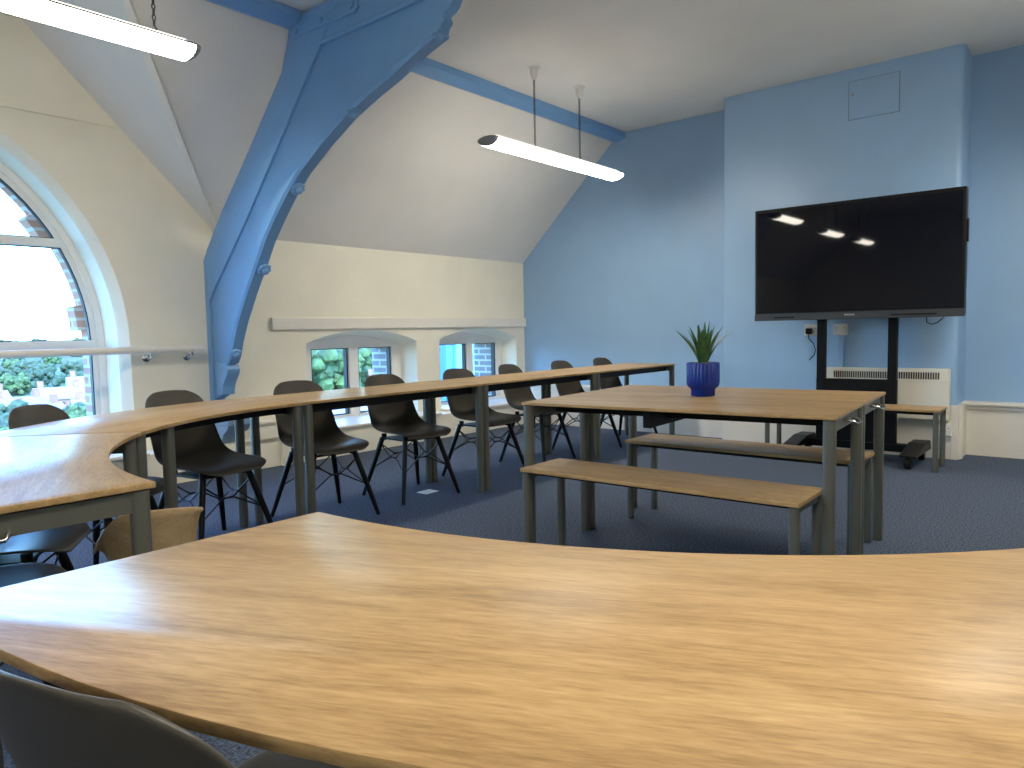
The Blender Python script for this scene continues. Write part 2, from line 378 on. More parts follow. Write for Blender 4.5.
for my in (False, True):
    tp('post', [(5.799, .58), (5.799, 1.73), (5.735, 1.795), (5.735, .58)], XT, XT2, my=my)
    tp('rafter', outer_edge + [(3.90, 3.27)] + joint_up[::-1] + [j for j in joint[::-1]][1:] + [(5.735, 1.795)], XT - .005, XT2, my=my)
    br = tp('brace', [(5.73, .60), (5.73, 1.40)] + joint[1:] + [(4.09, 3.02)] + endp[::-1] + curve[::-1] + [(5.54, .87), (5.57, .86), (5.64, .63)], XT + .012, XT2 - .012, my=my)
    f = (lambda y: 4.0 - y) if my else (lambda y: y)
    # moulded soffit strip along the curve
    bb = MB(); cv = [Vector((0, f(y), z)) for y, z in curve]
    nrm = []
    for i in range(len(cv)):
        d = (cv[min(i + 1, len(cv) - 1)] - cv[max(i - 1, 0)]).normalized(); nrm.append(Vector((0, -d.z, d.y)) * (1 if not my else -1))
    loops = []
    for c, n_ in zip(cv, nrm):
        k = c - n_ * .005 if (c - n_ * .005).z < (c + n_ * .005).z else c + n_ * .005
        up = c + (c - k) * 3.0
        loops.append([(XT - .006 - XT, up.y - YW, up.z), (XT + .008 - XT, k.y - YW, k.z), (XT2 - .008 - XT, k.y - YW, k.z), (XT2 + .006 - XT, up.y - YW, up.z)])
    rs = [[bb.b.verts.new(p) for p in q] for q in loops]
    for a_, c_ in zip(rs, rs[1:]):
        for k in range(4): bb.b.faces.new((a_[k], a_[(k + 1) % 4], c_[(k + 1) % 4], c_[k]))
    bb.b.faces.new(rs[0]); bb.b.faces.new(rs[-1])
    bb.build('soffit_moulding', m_tblue, br, smooth=30)
    for y, z, ny, nz in ((5.40, .955, -.9, -.42), (4.93, 1.585, -.75, -.66), (4.46, 2.115, -.7, -.71), (3.83, 2.505, -.4, -.9), (3.045, 2.775, -.3, -.95)):
        d = Vector((0, ny if not my else -ny, nz)).normalized(); c = Vector((XT + .035, f(y), z)) - d * .042 - Vector((XT, YW, 0))
        mt = d.to_track_quat('Z', 'Y').to_matrix().to_4x4()
        bs = MB(); bs.lathe([(.048, 0), (.05, .012), (.042, .02), (.03, .022)], 24, lambda u, z: 1 + .10 * math.cos(2 * math.pi * u * 8), c, mt)
        bs.lathe([(.024, .018), (.024, .03), (.017, .042), (.006, .047)], 16, None, c, mt)
        bs.build('boss', m_tblue, br, smooth=40)
    # scrolled corbel below the lowest boss
    scr = [(5.56, .90), (5.50, .885), (5.485, .855), (5.495, .815), (5.53, .775), (5.565, .73), (5.58, .69), (5.59, .645), (5.68, .635), (5.69, .66), (5.66, .72), (5.65, .80), (5.65, .90)]
    tp('scroll_bracket', scr, XT - .006, XT2 + .006, parent=truss, my=my)
    # tapering stone under the post
    sb = MB()
    for z0, z1, y0, y1 in ((.50, .58, 5.43, 5.80), (.40, .50, 5.42, 5.80)): sb.box(XT - .06 - XT, XT2 + .06 - XT, (y0 if not my else 4 - 5.8) - YW, (y1 if not my else 4 - y0) - YW, z0, z1, .012)
    pol = [(5.799, .40), (5.44, .40), (5.47, .36), (5.52, .33), (5.54, .28), (5.58, .245), (5.66, .235), (5.70, .20), (5.799, .18)]
    sb.prism(pol, lambda y, z: (-.05, f(y) - YW, z), lambda y, z: (.15, f(y) - YW, z), .008)
    sb.build('stone_corbel', m_stone, truss, smooth=30)['label'] = 'pale blue stone corbel'
    st = MB(); st.prism([(4.42, 3.135), (3.74, 3.115), (3.705, 3.14), (3.715, 3.175), (3.74, 3.185), (4.40, 3.205)], lambda y, z: (-.016, f(y) - YW, z), lambda y, z: (.0, f(y) - YW, z), .004)
    for y in (4.36, 4.08, 3.76): st.lathe([(.022, 0), (.022, .014), (.012, .02)], 6, None, (-.016, f(y) - YW, 3.16), Matrix.Rotation(R(-90), 4, 'Y'))
    st.build('strap', m_tblue, truss)
lb = MB(); lb.box(.0, .10, -.55 - YW, 4.46 - YW, 3.03, 3.265, .006); lb.build('tie_beam', m_tblue, truss)
lb = MB(); lb.box(-.012, .11, -.15 - YW, 4.12 - YW, 3.015, 3.045, .008); lb.build('tie_moulding', m_tblue, truss)

# ------------------------------------------------------------------ handrail in front of the arched window
hr = thing('handrail', 'cream tubular handrail crossing the arched window on steel brackets', 'rail', (0, 5.70, 1.025))
MB().tube([(-1.0, 0, 0), (2.95, 0, 0)], .027, 14).build('rail', m_white, hr, smooth=40)
for x in (-.7, 2.53, 2.85):
    h = MB(); h.tube([(x, 0, -.02), (x, 0, -.05), (x, .02, -.065), (x, .075, -.065)], .009, 10); h.lathe([(.03, 0), (.03, .008), (.014, .014)], 18, None, (x, .098, -.065), Matrix.Rotation(R(90), 4, 'X'))
    h.build('bracket', m_chrome, hr, smooth=40)

# ------------------------------------------------------------------ furniture
TH = .755
def ring_poly(a0, a1, r0, r1, n=24): return arc(0, 0, r1, a0, a1, n) + arc(0, 0, r0, a1, a0, n)
def leg_mesh(x, y, z1, r=.0235):
    return MB().lathe([(r * .9, 0), (r, .004), (r, .02), (r, z1)], 20, lambda u, z: 1 / max(abs(math.cos(2 * math.pi * u)) ** 3 + abs(math.sin(2 * math.pi * u)) ** 3, .5) ** (1 / 3.0), (x, y, 0))
def hook_mesh(p, out, along, w=.11, d=.05):
    p, out, along = Vector(p), Vector(out), Vector(along)
    a = p - along * w / 2; c = p + along * w / 2; dn = Vector((0, 0, -.012))
    return MB().tube([a, a + out * d * .7 + dn * .3, a + out * d + along * .012 + dn, c + out * d - along * .012 + dn, c + out * d * .7 + dn * .3, c], .0055, 8)
def rect_table(name, label, cat, loc, rz, L, D, H=TH, top_t=.015, inset=.03, rail_in=.06, rail_h=.05, group=None, hooks=(), leg_r=.0235, under='rail'):
    t = thing(name, label, cat, loc, rz, group)
    tp_ = MB().box(-L / 2, L / 2, -D / 2, D / 2, H - top_t, H, .003, 2)
    bmesh.ops.bevel(tp_.b, geom=[e for e in tp_.b.edges if abs((e.verts[0].co - e.verts[1].co).normalized().z) > .95 and e.calc_length() > top_t * .5], offset=.012, segments=3, affect='EDGES') if False else None
    tp_.build('tabletop' if cat != 'bench' else 'seat', m_oak, t)
    z1 = H - top_t - .006; z0 = z1 - rail_h; ax, ay = L / 2 - inset, D / 2 - inset
    for s in (-1, 1):
        MB().box(-ax + .012, ax - .012, s * (ay - rail_in) - .012, s * (ay - rail_in) + .012, z0, z1, .003).build('side_rail', m_dark, t); MB().box(s * ax - .012, s * ax + .012, -ay, ay, z0, z1, .003).build('end_rail', m_frame, t)  # side rails coloured near-black for the shade they sit in
    sp = MB().box(-ax + .02, ax - .02, -ay + .02, ay - .02, z1 - .004, H - top_t); sp.build('gap_shade', m_dark, t)  # dark sheet standing for the shaded gap below the top
    for sx in (-1, 1):
        for sy in (-1, 1): leg_mesh(sx * (ax + .004), sy * (ay + .004), z1 + .003, leg_r).build('leg', m_frame, t, smooth=40)
    for s, yy in hooks: hook_mesh((s * (ax + .012), yy, z0 + .03), (s, 0, 0), (0, 1, 0)).build('link_hook', m_chrome, t, smooth=40)
    return t
# long run under the small windows
dx = R(1.15)
names = ('oak desk joining the curved pair, under the first small window', 'oak desk in the middle of the straight row below the small windows', 'oak desk ending at the blue wall, last of the straight row')
for i in range(3):
    x0 = 2.285 + 1.468 * i; xm = x0 + .731
    rect_table('straight_desk', names[i], 'desk', (xm, 3.36 + .285 + .02 * (xm - 2.3), 0), dx, 1.460, .57, group='straight desks by the windows')
# curved pieces
def curved_desk(label, c, a0, a1, r0=1.5, r1=2.11, pads=(1.5, 1.5), hook=None, extra=None):
    am = (a0 + a1) / 2; rm = (r0 + r1) / 2
    org = Vector((c[0] + rm * math.cos(R(am)), c[1] + rm * math.sin(R(am)), 0)); rz = R(am + 90)
    t = thing('curved_desk', label, 'desk', org, rz, 'curved desks of the horseshoe')
    inv = Matrix.Rotation(-rz, 2)
    def L(a, r):
        v = inv @ (Vector((c[0] + r * math.cos(R(a)), c[1] + r * math.sin(R(a)))) - org.xy); return v.x, v.y
    def ringp(aa, bb_, ra, rb, n=22): return [L(aa + (bb_ - aa) * i / n, rb) for i in range(n + 1)] + [L(bb_ + (aa - bb_) * i / n, ra) for i in range(n + 1)]
    MB().prism(ringp(a0, a1, r0, r1), lambda x, y: (x, y, TH - .016), lambda x, y: (x, y, TH), .003).build('tabletop', m_oak, t, smooth=30)
    z1 = TH - .022; z0 = z1 - .05; e0, e1 = a0 + pads[0], a1 - pads[1]
    for ra in (r0 + .11, r1 - .13): MB().prism(ringp(e0, e1, ra, ra + .022), lambda x, y: (x, y, z0 + .012), lambda x, y: (x, y, z1)).build('side_rail', m_dark, t)  # recess shade put into the rail colour
    for e in (e0, e1):
        p, q = L(e, r0 + .04), L(e, r1 - .05); fr = MB(); bar_between(fr, (*p, (z0 + z1) / 2), (*q, (z0 + z1) / 2), .024, .05); fr.build('end_rail', m_frame, t)
    MB().prism(ringp(e0 + .8, e1 - .8, r0 + .06, r1 - .07), lambda x, y: (x, y, z1 - .004), lambda x, y: (x, y, TH - .016)).build('gap_shade', m_dark, t)  # dark sheet painting the shade between top and frame
    for e in (e0, e1):
        for ra in (r0 + .032, r1 - .035): leg_mesh(*L(e, ra), z1 + .003).build('leg', m_frame, t, smooth=40)
    for e in (extra or ()): leg_mesh(*L(e, r0 + .05), z1 + .003).build('leg', m_frame, t, smooth=40)
    if hook:
        for a, ra, s in hook:
            p = Vector(L(a, ra)); o_ = (Vector(L(a + s * .5, ra)) - p).normalized(); al = Vector((-o_.y, o_.x))
            hook_mesh((p.x, p.y, z0 + .012), (o_.x, o_.y, 0), (al.x, al.y, 0)).build('link_hook', m_chrome, t, smooth=40)
    return t
C1, C2 = (2.312, 1.842), (2.365, 1.24)
curved_desk('curved oak desk in front of the blue truss, adjoining the straight row', C1, 91.2, 136.3, extra=(124.5,))
curved_desk('curved oak desk beside the arched window whose free end shows a steel hook', C1, 136.7, 180, hook=((178.6, 1.87, 1),), pads=(1.5, 1.0))
curved_desk('large curved oak desk nearest the viewer with a black chair behind it', C2, 180, 229.5, r1=2.132, hook=((181.4, 1.87, -1),), pads=(1.2, 1.5))
curved_desk('curved oak desk of which only a corner shows beyond the large near one', C2, 229.9, 270, r1=2.132)

# centre tables (long axis across the room) and benches
rzc = R(-90 + 4.8)
cen = Vector((3.412, 1.583, 0)); ax_ = Vector((math.cos(rzc + R(90)), math.sin(rzc + R(90)), 0))
TA = rect_table('meeting_table', 'rectangular oak table with a bench along its near edge, pushed against a twin', 'table', cen - ax_ * .3025, rzc, 1.43, .60, H=.765, top_t=.014, rail_in=.235, hooks=((1, .0),), group='pushed-together meeting tables')
TB = rect_table('meeting_table', 'rectangular oak table carrying the blue potted plant', 'table', cen + ax_ * .3025, rzc, 1.43, .60, H=.765, top_t=.014, rail_in=.235, hooks=((1, .0),), group='pushed-together meeting tables')
bar = MB(); bar.box(-.10, -.06, -.24, .24, .668, .739, .003); bar.build('cross_rail', m_dark, TA)
def bench(label, x, y, rz, L=1.31):
    return rect_table('bench', label, 'bench', (x, y, 0), rz, L, .325, H=.465, top_t=.018, inset=.028, rail_in=.09, rail_h=.026, leg_r=.019, group='low oak benches')
bench('low oak bench tucked under the near side of the joined tables', 2.82, 1.533, R(-90 + 1), 1.29)
bench('low oak bench tucked under the far side of the joined tables', 3.83, 1.585, R(-90 - .5), 1.27)
bench('low oak bench standing in front of the television stand', 6.29, 1.68, R(-90))

# ------------------------------------------------------------------ shell chairs
def make_chair():
    t = thing('shell_chair', 'x', 'chair', (0, 0, 0))
    prof = [(-.245, .418, .56, 0), (-.235, .432, .74, .00), (-.205, .443, .90, .004), (-.15, .446, .98, .010), (-.07, .441, 1.0, .018), (.01, .435, 1.0, .026), (.09, .433, .98, .036), (.155, .443, .95, .05), (.205, .475, .92, .058),
            (.238, .525, .89, .062), (.262, .59, .875, .058), (.283, .655, .855, .052), (.302, .715, .82, .044), (.317, .768, .74, .035), (.327, .806, .62, .026), (.333, .826, .44, .02)]
    nu = 14; bb = MB(); rows = []
    for j, (y, z, w, cup) in enumerate(prof):
        row = []
        p0 = prof[max(j - 1, 0)]; p1 = prof[min(j + 1, len(prof) - 1)]
        ty, tz = p1[0] - p0[0], p1[1] - p0[1]; ln = math.hypot(ty, tz); ny, nz = -tz / ln, ty / ln
        for i in range(nu + 1):
            u = -1 + 2 * i / nu
            k = abs(u) ** 2.4 * cup
            drop = -.012 * u * u if j >= len(prof) - 2 else 0
            row.append(bb.b.verts.new((u * .226 * w, y + ny * k, z + nz * k + drop)))
        rows.append(row)
    for a, c in zip(rows, rows[1:]):
        for i in range(nu): bb.b.faces.new((a[i], a[i + 1], c[i + 1], c[i]))
    sh = bb.build('shell', m_shell, t, smooth=180)
    md = sh.modifiers.new('thickness', 'SOLIDIFY'); md.thickness = .009; md.offset = 0
    md = sh.modifiers.new('smooth', 'SUBSURF'); md.levels = 1; md.render_levels = 2
    mnt = MB(); mnt.box(-.14, .14, -.13, .13, .392, .404, .003)
    for sx in (-1, 1):
        for sy in (-1, 1): mnt.lathe([(.016, .385), (.018, .40), (.018, .428)], 12, None, (sx * .13, sy * .12, 0))
    mnt.build('seat_mount', m_black, t)
    top = {}; ft = {}
    for sx in (-1, 1):
        for sy in (-1, 1):
            top[sx, sy] = Vector((sx * .138, sy * .128 + .0, .40)); ft[sx, sy] = Vector((sx * .238, sy * .228 + .005, .002))
            a, c = top[sx, sy], ft[sx, sy]
            MB().tube([a, a.lerp(c, .5), a.lerp(c, .97), c], [.0175, .0165, .0125, .0115], 12).build('leg', m_dowel, t, smooth=50)
    wb_ = MB(); o = ((-1, -1), (1, -1), (1, 1), (-1, 1))
    for i in range(4):
        p, q = o[i], o[(i + 1) % 4]
        a0, a1 = top[p].lerp(ft[p], .10), top[p].lerp(ft[p], .52); b0, b1 = top[q].lerp(ft[q], .10), top[q].lerp(ft[q], .52)
        inw = ((a0 + b0) / 2 - Vector((0, 0, (a0 + b0).z / 2))) * -.16
        mid = (a0 + b1 + b0 + a1) / 4 + inw
        m1 = mid + (a0 - b0) * .13 + Vector((0, 0, .004)); m2 = mid - (a0 - b0) * .13 + Vector((0, 0, .004))
        wb_.tube([a0, m1, m2 - Vector((0, 0, .008)), b1], .0042, 6); wb_.tube([b0, m2, m1 - Vector((0, 0, .008)), a1], .0042, 6)
    wb_.build('wire_brace', m_wire, t, smooth=40)
    return t
# x, y of the seat centre, turn, label
CH = [(1.91, 3.69, 8, 'black shell chair whose back stands before the blue truss foot'),
      (2.66, 3.74, -6, 'black shell chair at the truss side of the first small window, leafy tree behind it'),
      (3.38, 3.75, -5, 'black shell chair in front of the dark brick seen through the first small window'),
      (4.18, 3.78, -3, 'black shell chair in front of the second small window'),
      (4.925, 3.84, 4, 'black shell chair at the corner where cream wall meets blue wall'),
      (5.65, 3.82, 0, 'black shell chair against the blue wall, last but one of the row'),
      (6.33, 3.80, 0, 'black shell chair against the blue wall, last of the row')]
def on_ring(c, a, r, label):
    x, y = c[0] + r * math.cos(R(a)), c[1] + r * math.sin(R(a))
    return (x, y, a - 90, label)
CH += [on_ring(C1, 122, 1.93, 'black shell chair with its back against the tall arched window'),
       on_ring(C1, 147, 1.88, 'black shell chair whose shiny seat catches window light under the curved desk'),
       on_ring(C1, 166, 1.86, 'black shell chair mostly out of view at the free end of the curved desk'),
       on_ring(C2, 194, 1.905, 'black shell chair cropped in the lower corner, tucked into the large curved desk')]
proto = make_chair(); first = True
for x, y, a, lab in CH:
    c = proto if first else copy_tree(proto); first = False
    c.location = (x, y, 0); c.rotation_euler = (0, 0, R(a)); c['label'] = lab; c['group'] = 'black shell chairs'

# bent plywood chair in the gap of the horseshoe
def plywood_chair(loc, rz):
    t = thing('plywood_chair', 'pale bent plywood chair in the gap between the two curved desks', 'chair', loc, rz)
    nu, nv = 14, 10; bb = MB(); rows = []
    for j in range(nv + 1):
        v = j / nv; z = .30 + .27 * v
        w = .13 + .03 * (2 * v - 1) ** 2 + .012 * v
        row = []
        for i in range(nu + 1):
            u = -1 + 2 * i / nu
            y = .17 + .05 * v - .075 * u * u
            zz = z - (.016 * abs(u) ** 4 if j == nv else 0) - .13 * v * v * max(0, u) ** 2.2
            row.append(bb.b.verts.new((u * w, y, zz)))
        rows.append(row)
    for a, c in zip(rows, rows[1:]):
        for i in range(nu): bb.b.faces.new((a[i], a[i + 1], c[i + 1], c[i]))
    bk = bb.build('backrest', m_ply, t, smooth=180); md = bk.modifiers.new('thickness', 'SOLIDIFY'); md.thickness = .012; md.offset = 0
    s = MB(); pol = [(-.19, -.19), (.19, -.19), (.20, .10), (.17, .17), (-.17, .17), (-.20, .10)]
    s.prism(pol, lambda x, y: (x, y, .302), lambda x, y: (x, y, .316), .004); s.build('seat', m_ply, t)
    for sx in (-1, 1):
        for sy in (-1, 1): MB().tube([(sx * .13, sy * .13, .304), (sx * .18, sy * .17, .002)], [.011, .009], 10).build('leg', m_frame, t, smooth=40)
    return t
plywood_chair((1.125, 2.515, 0), R(180 - 42))

# ------------------------------------------------------------------ pendant lamps
def lamp(label, x0, x1, y, z=2.575):
    t = thing('pendant_lamp', label, 'lamp', ((x0 + x1) / 2, y, z), 0, 'linear pendant lamps')
    L = x1 - x0; h = L / 2; n = 16; wv, hh = .10, .049
    low = [(wv * math.cos(R(180 + 180 * i / n)), hh * math.sin(R(180 + 180 * i / n)) * 1.0) for i in range(n + 1)]
    up = [(wv * math.cos(R(180 * i / n)), .6 * hh * math.sin(R(180 * i / n))) for i in range(n + 1)]
    MB().prism(low, lambda a, c: (-h + .03, a, c - .001), lambda a, c: (h - .03, a, c - .001)).build('diffuser', m_lamp, t, smooth=60)
    MB().prism([(a, c + .001) for a, c in up], lambda a, c: (-h + .03, a, c), lambda a, c: (h - .03, a, c)).build('body', m_lampbody, t, smooth=60)
    MB().box(-h + .06, h - .06, -.055, .055, .6 * hh - .006, .6 * hh + .003).build('uplight_glow', m_uplight, t)  # unseen glowing strip added to send light upward
    full = low[:-1] + [(a, c) for a, c in up][:-1]
    for s in (-1, 1):
        cp = MB(); cp.prism(full, lambda a, c: (s * (h - .03), a * 1.01, c * 1.02), lambda a, c: (s * h, a * .93, c * .85), .004); cp.build('end_cap', m_lampbody, t, smooth=40)
    for xx in (-.33, .33):
        ch = MB(); zt = CE - z
        k = 0; zz = .03
        ch.tube([(xx, 0, .018), (xx, 0, .05), (xx + .012, 0, .06), (xx, 0, .075)], .005, 6)
        zz = .07
        while zz < zt - .09:
            w = .008; pts = [(w * math.cos(a), 0, .018 + .016 * math.sin(a)) for a in [2 * math.pi * i / 8 for i in range(9)]]
            ch.tube([((xx + p[0], 0, zz + p[2]) if k % 2 else (xx, p[0], zz + p[2])) for p in pts], .0032, 5, False)
            zz += .027; k += 1
        ch.build('chain', m_chain, t)
        MB().lathe([(.012, zt - .10), (.022, zt - .085), (.03, zt - .06), (.034, zt - .012), (.05, zt - .008), (.052, zt - .001)], 20, None, (xx, 0, 0)).build('ceiling_rose', m_sock, t, smooth=40)
    return t
lamp('lit linear pendant lamp hanging on chains near the blue wall', 4.33, 6.22, 3.83, 2.598)
lamp('lit linear pendant lamp over the curved desks by the arched window', .95, 2.0, 3.83, 2.62)
for x0, y, ln in ((-1.40, 3.83, 1.05), (-3.70, 3.83, 1.05), (4.32, .17, 1.98), (.02, .17, 1.98), (-4.28, .17, 1.98)):  # first two follow screen reflections; other row added unseen to brighten the foreground
    lamp('lit linear pendant lamp outside the view, unseen, helping to light the room', x0, x0 + ln, y)

# ------------------------------------------------------------------ television and its stand
tv = thing('television', 'large black flat screen television mounted before the chimney breast', 'television', (6.44, 1.722, 1.64))
tv.rotation_euler = (0, R(-.6), R(.7))
ZB, ZT_, YA, YB = 1.165 - 1.64, 2.12 - 1.64, -.797, .797
bz = MB(); bz.box(-.04, .05, YA, YB, ZB, ZT_, .006); bz.build('case', m_bezel, tv)
MB().box(-.046, -.038, YA + .022, YB - .022, ZB + .062, ZT_ - .028, .001).build('screen', m_screen, tv)
lo = MB(); lo.box(-.052, .0, YA, YB, ZB - .008, ZB + .052, .004); lo.build('lower_bar', m_bezel2, tv)
for y0, y1 in ((.45, .62), (-.62, -.30)): MB().box(-.0545, -.050, y0, y1, ZB + .012, ZB + .024).build('pen_slot', m_bezel, tv)
lg = MB(); yy = .045
for w in (.012, .010, .012, .010, .012): lg.box(-.0542, -.050, yy - w, yy, ZB + .022, ZB + .034); yy -= w + .005
lg.build('logo', m_mark, tv)
MB().box(-.01, .04, YA - .012, YA, ZB + .55, ZB + .72, .003).build('side_port', m_bezel, tv)
MB().tube([(.0, -.54, ZB - .005), (.0, -.545, ZB - .05), (.0, -.58, ZB - .065), (.0, -.62, ZB - .05), (.0, -.66, ZB - .012)], .004, 8).build('cable', m_black, tv, smooth=40)
br = MB(); br.box(.05, .075, -.30, .30, -.25, .25); br.build('mount_plate', m_black, tv)
ts = thing('television_stand', 'black wheeled steel stand carrying the television', 'stand', (6.56, 1.712, 0))
for s, y in ((0, .283), (0, -.275)):
    MB().box(-.03, .03, y - .033, y + .033, .09, 1.75, .004).build('column', m_black, ts)
MB().box(-.025, .02, -.312, .32, .10, .655, .004).build('panel', m_black, ts)
MB().box(-.05, .05, -.48, .44, .07, .13, .004).build('crossbar', m_black, ts)
for s, y in ((-1, -.48), (1, .42)):
    ft_ = MB(); ft_.prism([(-.43, .09), (-.43, .105), (-.10, .165), (.10, .165), (.13, .10), (.13, .09)], lambda x, z: (x, y - .06, z), lambda x, z: (x, y + .06, z), .004); ft_.build('foot', m_bezel, ts)
    for xx in (-.40, .09):
        cs = MB(); cs.lathe([(.0, -.022), (.034, -.022), (.041, -.016), (.041, .016), (.034, .022), (.0, .022)], 22, None, (xx, y, .041), Matrix.Rotation(R(90), 4, 'X')); cs.box(xx - .02, xx + .02, y - .012, y + .012, .05, .095); cs.build('caster', m_black, ts, smooth=40)

# ------------------------------------------------------------------ wall fittings
ht = thing('convector_heater', 'cream electric convector heater fixed low on the chimney breast', 'heater', (6.82, 1.535, .32))
MB().box(-.10, -.025, -.475, .475, 0, .42, .012, 3).build('case', m_heater, ht)
gv = MB(); n = 46
for i in range(n):
    y = -.40 + .80 * i / (n - 1)
    if abs(y) < .79: gv.box(-.1035, -.098, y - .0055, y + .0055, .335, .39)
gv.build('grille', m_slot, ht)
MB().box(-.09, .0, -.40, .40, .05, .36).build('back_box', m_heater, ht)
MB().box(-.104, -.098, -.475, .475, .315, .323, .002).build('seam_bar', m_heater, ht)
def socket(label, y, z, x, w=.146, h=.086, plug=False, name='wall_socket', group=None):
    t = thing(name, label, 'socket', (x, y, z), 0, group)
    MB().box(-.035, 0, -w / 2, w / 2, -h / 2, h / 2, .005, 3).build('face_plate', m_sock, t)
    d = MB()
    for s in ((-1, 1) if w > .1 else (0,)):
        c = s * .036
        d.box(-.0365, -.034, c - .003, c + .003, .008, .018); d.box(-.0365, -.034, c - .013, c - .007, -.016, -.012); d.box(-.0365, -.034, c + .007, c + .013, -.016, -.012)
    d.build('pin_holes', m_slot, t)
    sw = MB()
    for s in ((-1, 1) if w > .1 else (1,)): sw.box(-.039, -.034, s * .012 - .006, s * .012 + .006, .012, .03, .002)
    sw.build('switch', m_sock, t)
    return t
socket('white wall socket with a black plug, beside the television post', 2.155, 1.07, 6.822, .13, .10)
pl = thing('power_plug', 'black plug and cord in the socket beside the television post', 'plug', (6.785, 2.17, 1.06))
MB().box(-.045, 0, -.025, .025, -.028, .025, .010, 3).build('plug_body', m_black, pl, smooth=50)
MB().tube([(-.03, 0, -.025), (-.032, -.005, -.07), (-.02, -.04, -.11), (-.005, -.055, -.17), (-.004, -.04, -.22), (-.01, .0, -.26)], .0045, 8).build('cord', m_black, pl, smooth=40)
socket('white wall socket between the two television posts, above a conduit', 1.91, 1.07, 6.822, .115, .10)
cd = MB().box(6.80, 6.822, 1.885, 1.925, .72, 1.03, .003).build('conduit', m_blue); tag(cd, 'blue painted cable conduit running down from the socket behind the television', 'conduit')
sk2 = socket('white double socket low on the skirting at the end of the wall bench', 1.10, .245, 6.782, .115, .10)
fl = thing('cable_duct', 'thin white cable duct below the low double socket', 'conduit', (6.782, 1.115, .10))
MB().box(-.012, .0, -.012, .012, -.02, .10, .002).build('duct', m_sock, fl); MB().ball((-.014, -.02, -.015), .012, (1, 1, 1)).build('clip', m_sock, fl)
kn = MB().lathe([(.012, 0), (.012, .02), (.02, .024), (.02, .04), (.008, .045)], 16, None, (6.782, 1.09, .375), Matrix.Rotation(R(-90), 4, 'Y')).build('pipe_knob', m_sock); tag(kn, 'small white knob on the skirting above the low double socket', 'knob')
hp = thing('access_hatch', 'blue painted access hatch high on the chimney breast', 'hatch', (6.822, 1.675, 3.02))
MB().box(-.006, 0, -.195, .195, -.16, .16, .002).build('hatch_door', m_blue, hp)
gr = MB()
for a in ((-.2, .2, .16, .164), (-.2, .2, -.164, -.16)): gr.box(-.0015, 0, a[0], a[1], a[2], a[3])
for s in (-1, 1): gr.box(-.0015, 0, s * .1975 - .0025, s * .1975 + .0025, -.16, .16)
gr.build('shadow_gap', m_gap, hp)
MB().lathe([(.012, 0), (.012, .004), (.004, .005)], 14, None, (-.005, .165, .05), Matrix.Rotation(R(-90), 4, 'Y')).build('latch', m_chrome, hp)
fo = MB().box(3.435, 3.555, 3.66, 3.76, -.002, .004, .002).build('floor_plate', m_sock); tag(fo, 'small pale plate set in the blue carpet under the desks', 'outlet')  # thin pale plate lying in the carpet

# ------------------------------------------------------------------ potted plant
pp = thing('potted_aloe', 'green aloe in a fluted cobalt blue pot on the joined tables', 'plant', (3.46, 1.63, .765)); pp.scale = (.92, .92, .89)
def flute(u, z): return 1 + .085 * abs(math.sin(math.pi * u * 26)) - .05
MB().lathe([(.058, 0), (.062, .003), (.062, .036), (.066, .042), (.080, .055), (.086, .075), (.086, .186), (.083, .190), (.078, .190), (.076, .175), (.02, .172)], 260, flute).build('pot', m_pot, pp, smooth=60)
s = MB(); s.lathe([(.0, .165), (.076, .168), (.072, .180), (.045, .189), (.01, .192)], 28, lambda u, z: 1 + .02 * math.sin(40 * u)); s.build('soil', m_soil, pp, smooth=50)
random.seed(3)
leaves = [(0, .05, .21, .042), (60, .12, .20, .04), (115, .30, .185, .038), (175, .18, .20, .04), (235, .34, .185, .036), (300, .20, .205, .04), (350, .62, .19, .028), (28, .42, .19, .034), (142, .62, .20, .028), (205, .5, .19, .032), (268, .10, .215, .04), (322, .45, .17, .032), (85, .55, .17, .03), (312, .66, .205, .036), (128, .60, .20, .036), (290, .38, .21, .042), (150, .30, .20, .042), (335, .28, .20, .04)]
for az, lean, L, w in leaves:
    L *= 1.16; w *= 1.3; lean *= 1.15
    lf = MB(); n = 9; d = Vector((math.cos(R(az)), math.sin(R(az)), 0)); sd = Vector((-d.y, d.x, 0)); rings = []
    for i in range(n + 1):
        t_ = i / n
        p = d * (.012 + lean * L * (t_ ** 1.5 * .95 if lean < .5 else (t_ * .55 + .35 * t_ * t_))) + Vector((0, 0, .182 + L * t_ * (1 - .22 * lean * t_)))
        ww = w / 2 * (1 - t_) ** .72 * (.72 + .5 * t_ if t_ < .5 else .97) + .0006; th = ww * .42
        rings.append([lf.b.verts.new(p + sd * ww), lf.b.verts.new(p - d * th * .2 + sd * ww * .5), lf.b.verts.new(p - d * th * .35), lf.b.verts.new(p - d * th * .2 - sd * ww * .5), lf.b.verts.new(p - sd * ww), lf.b.verts.new(p + d * th - sd * ww * .5), lf.b.verts.new(p + d * th * 1.2), lf.b.verts.new(p + d * th + sd * ww * .5)])
    for a, c in zip(rings, rings[1:]):
        for k in range(8): lf.b.faces.new((a[k], a[(k + 1) % 8], c[(k + 1) % 8], c[k]))
    lf.b.faces.new(rings[0]); lf.b.faces.new(rings[-1])
    lf.build('leaf', m_leaf, pp, smooth=60)

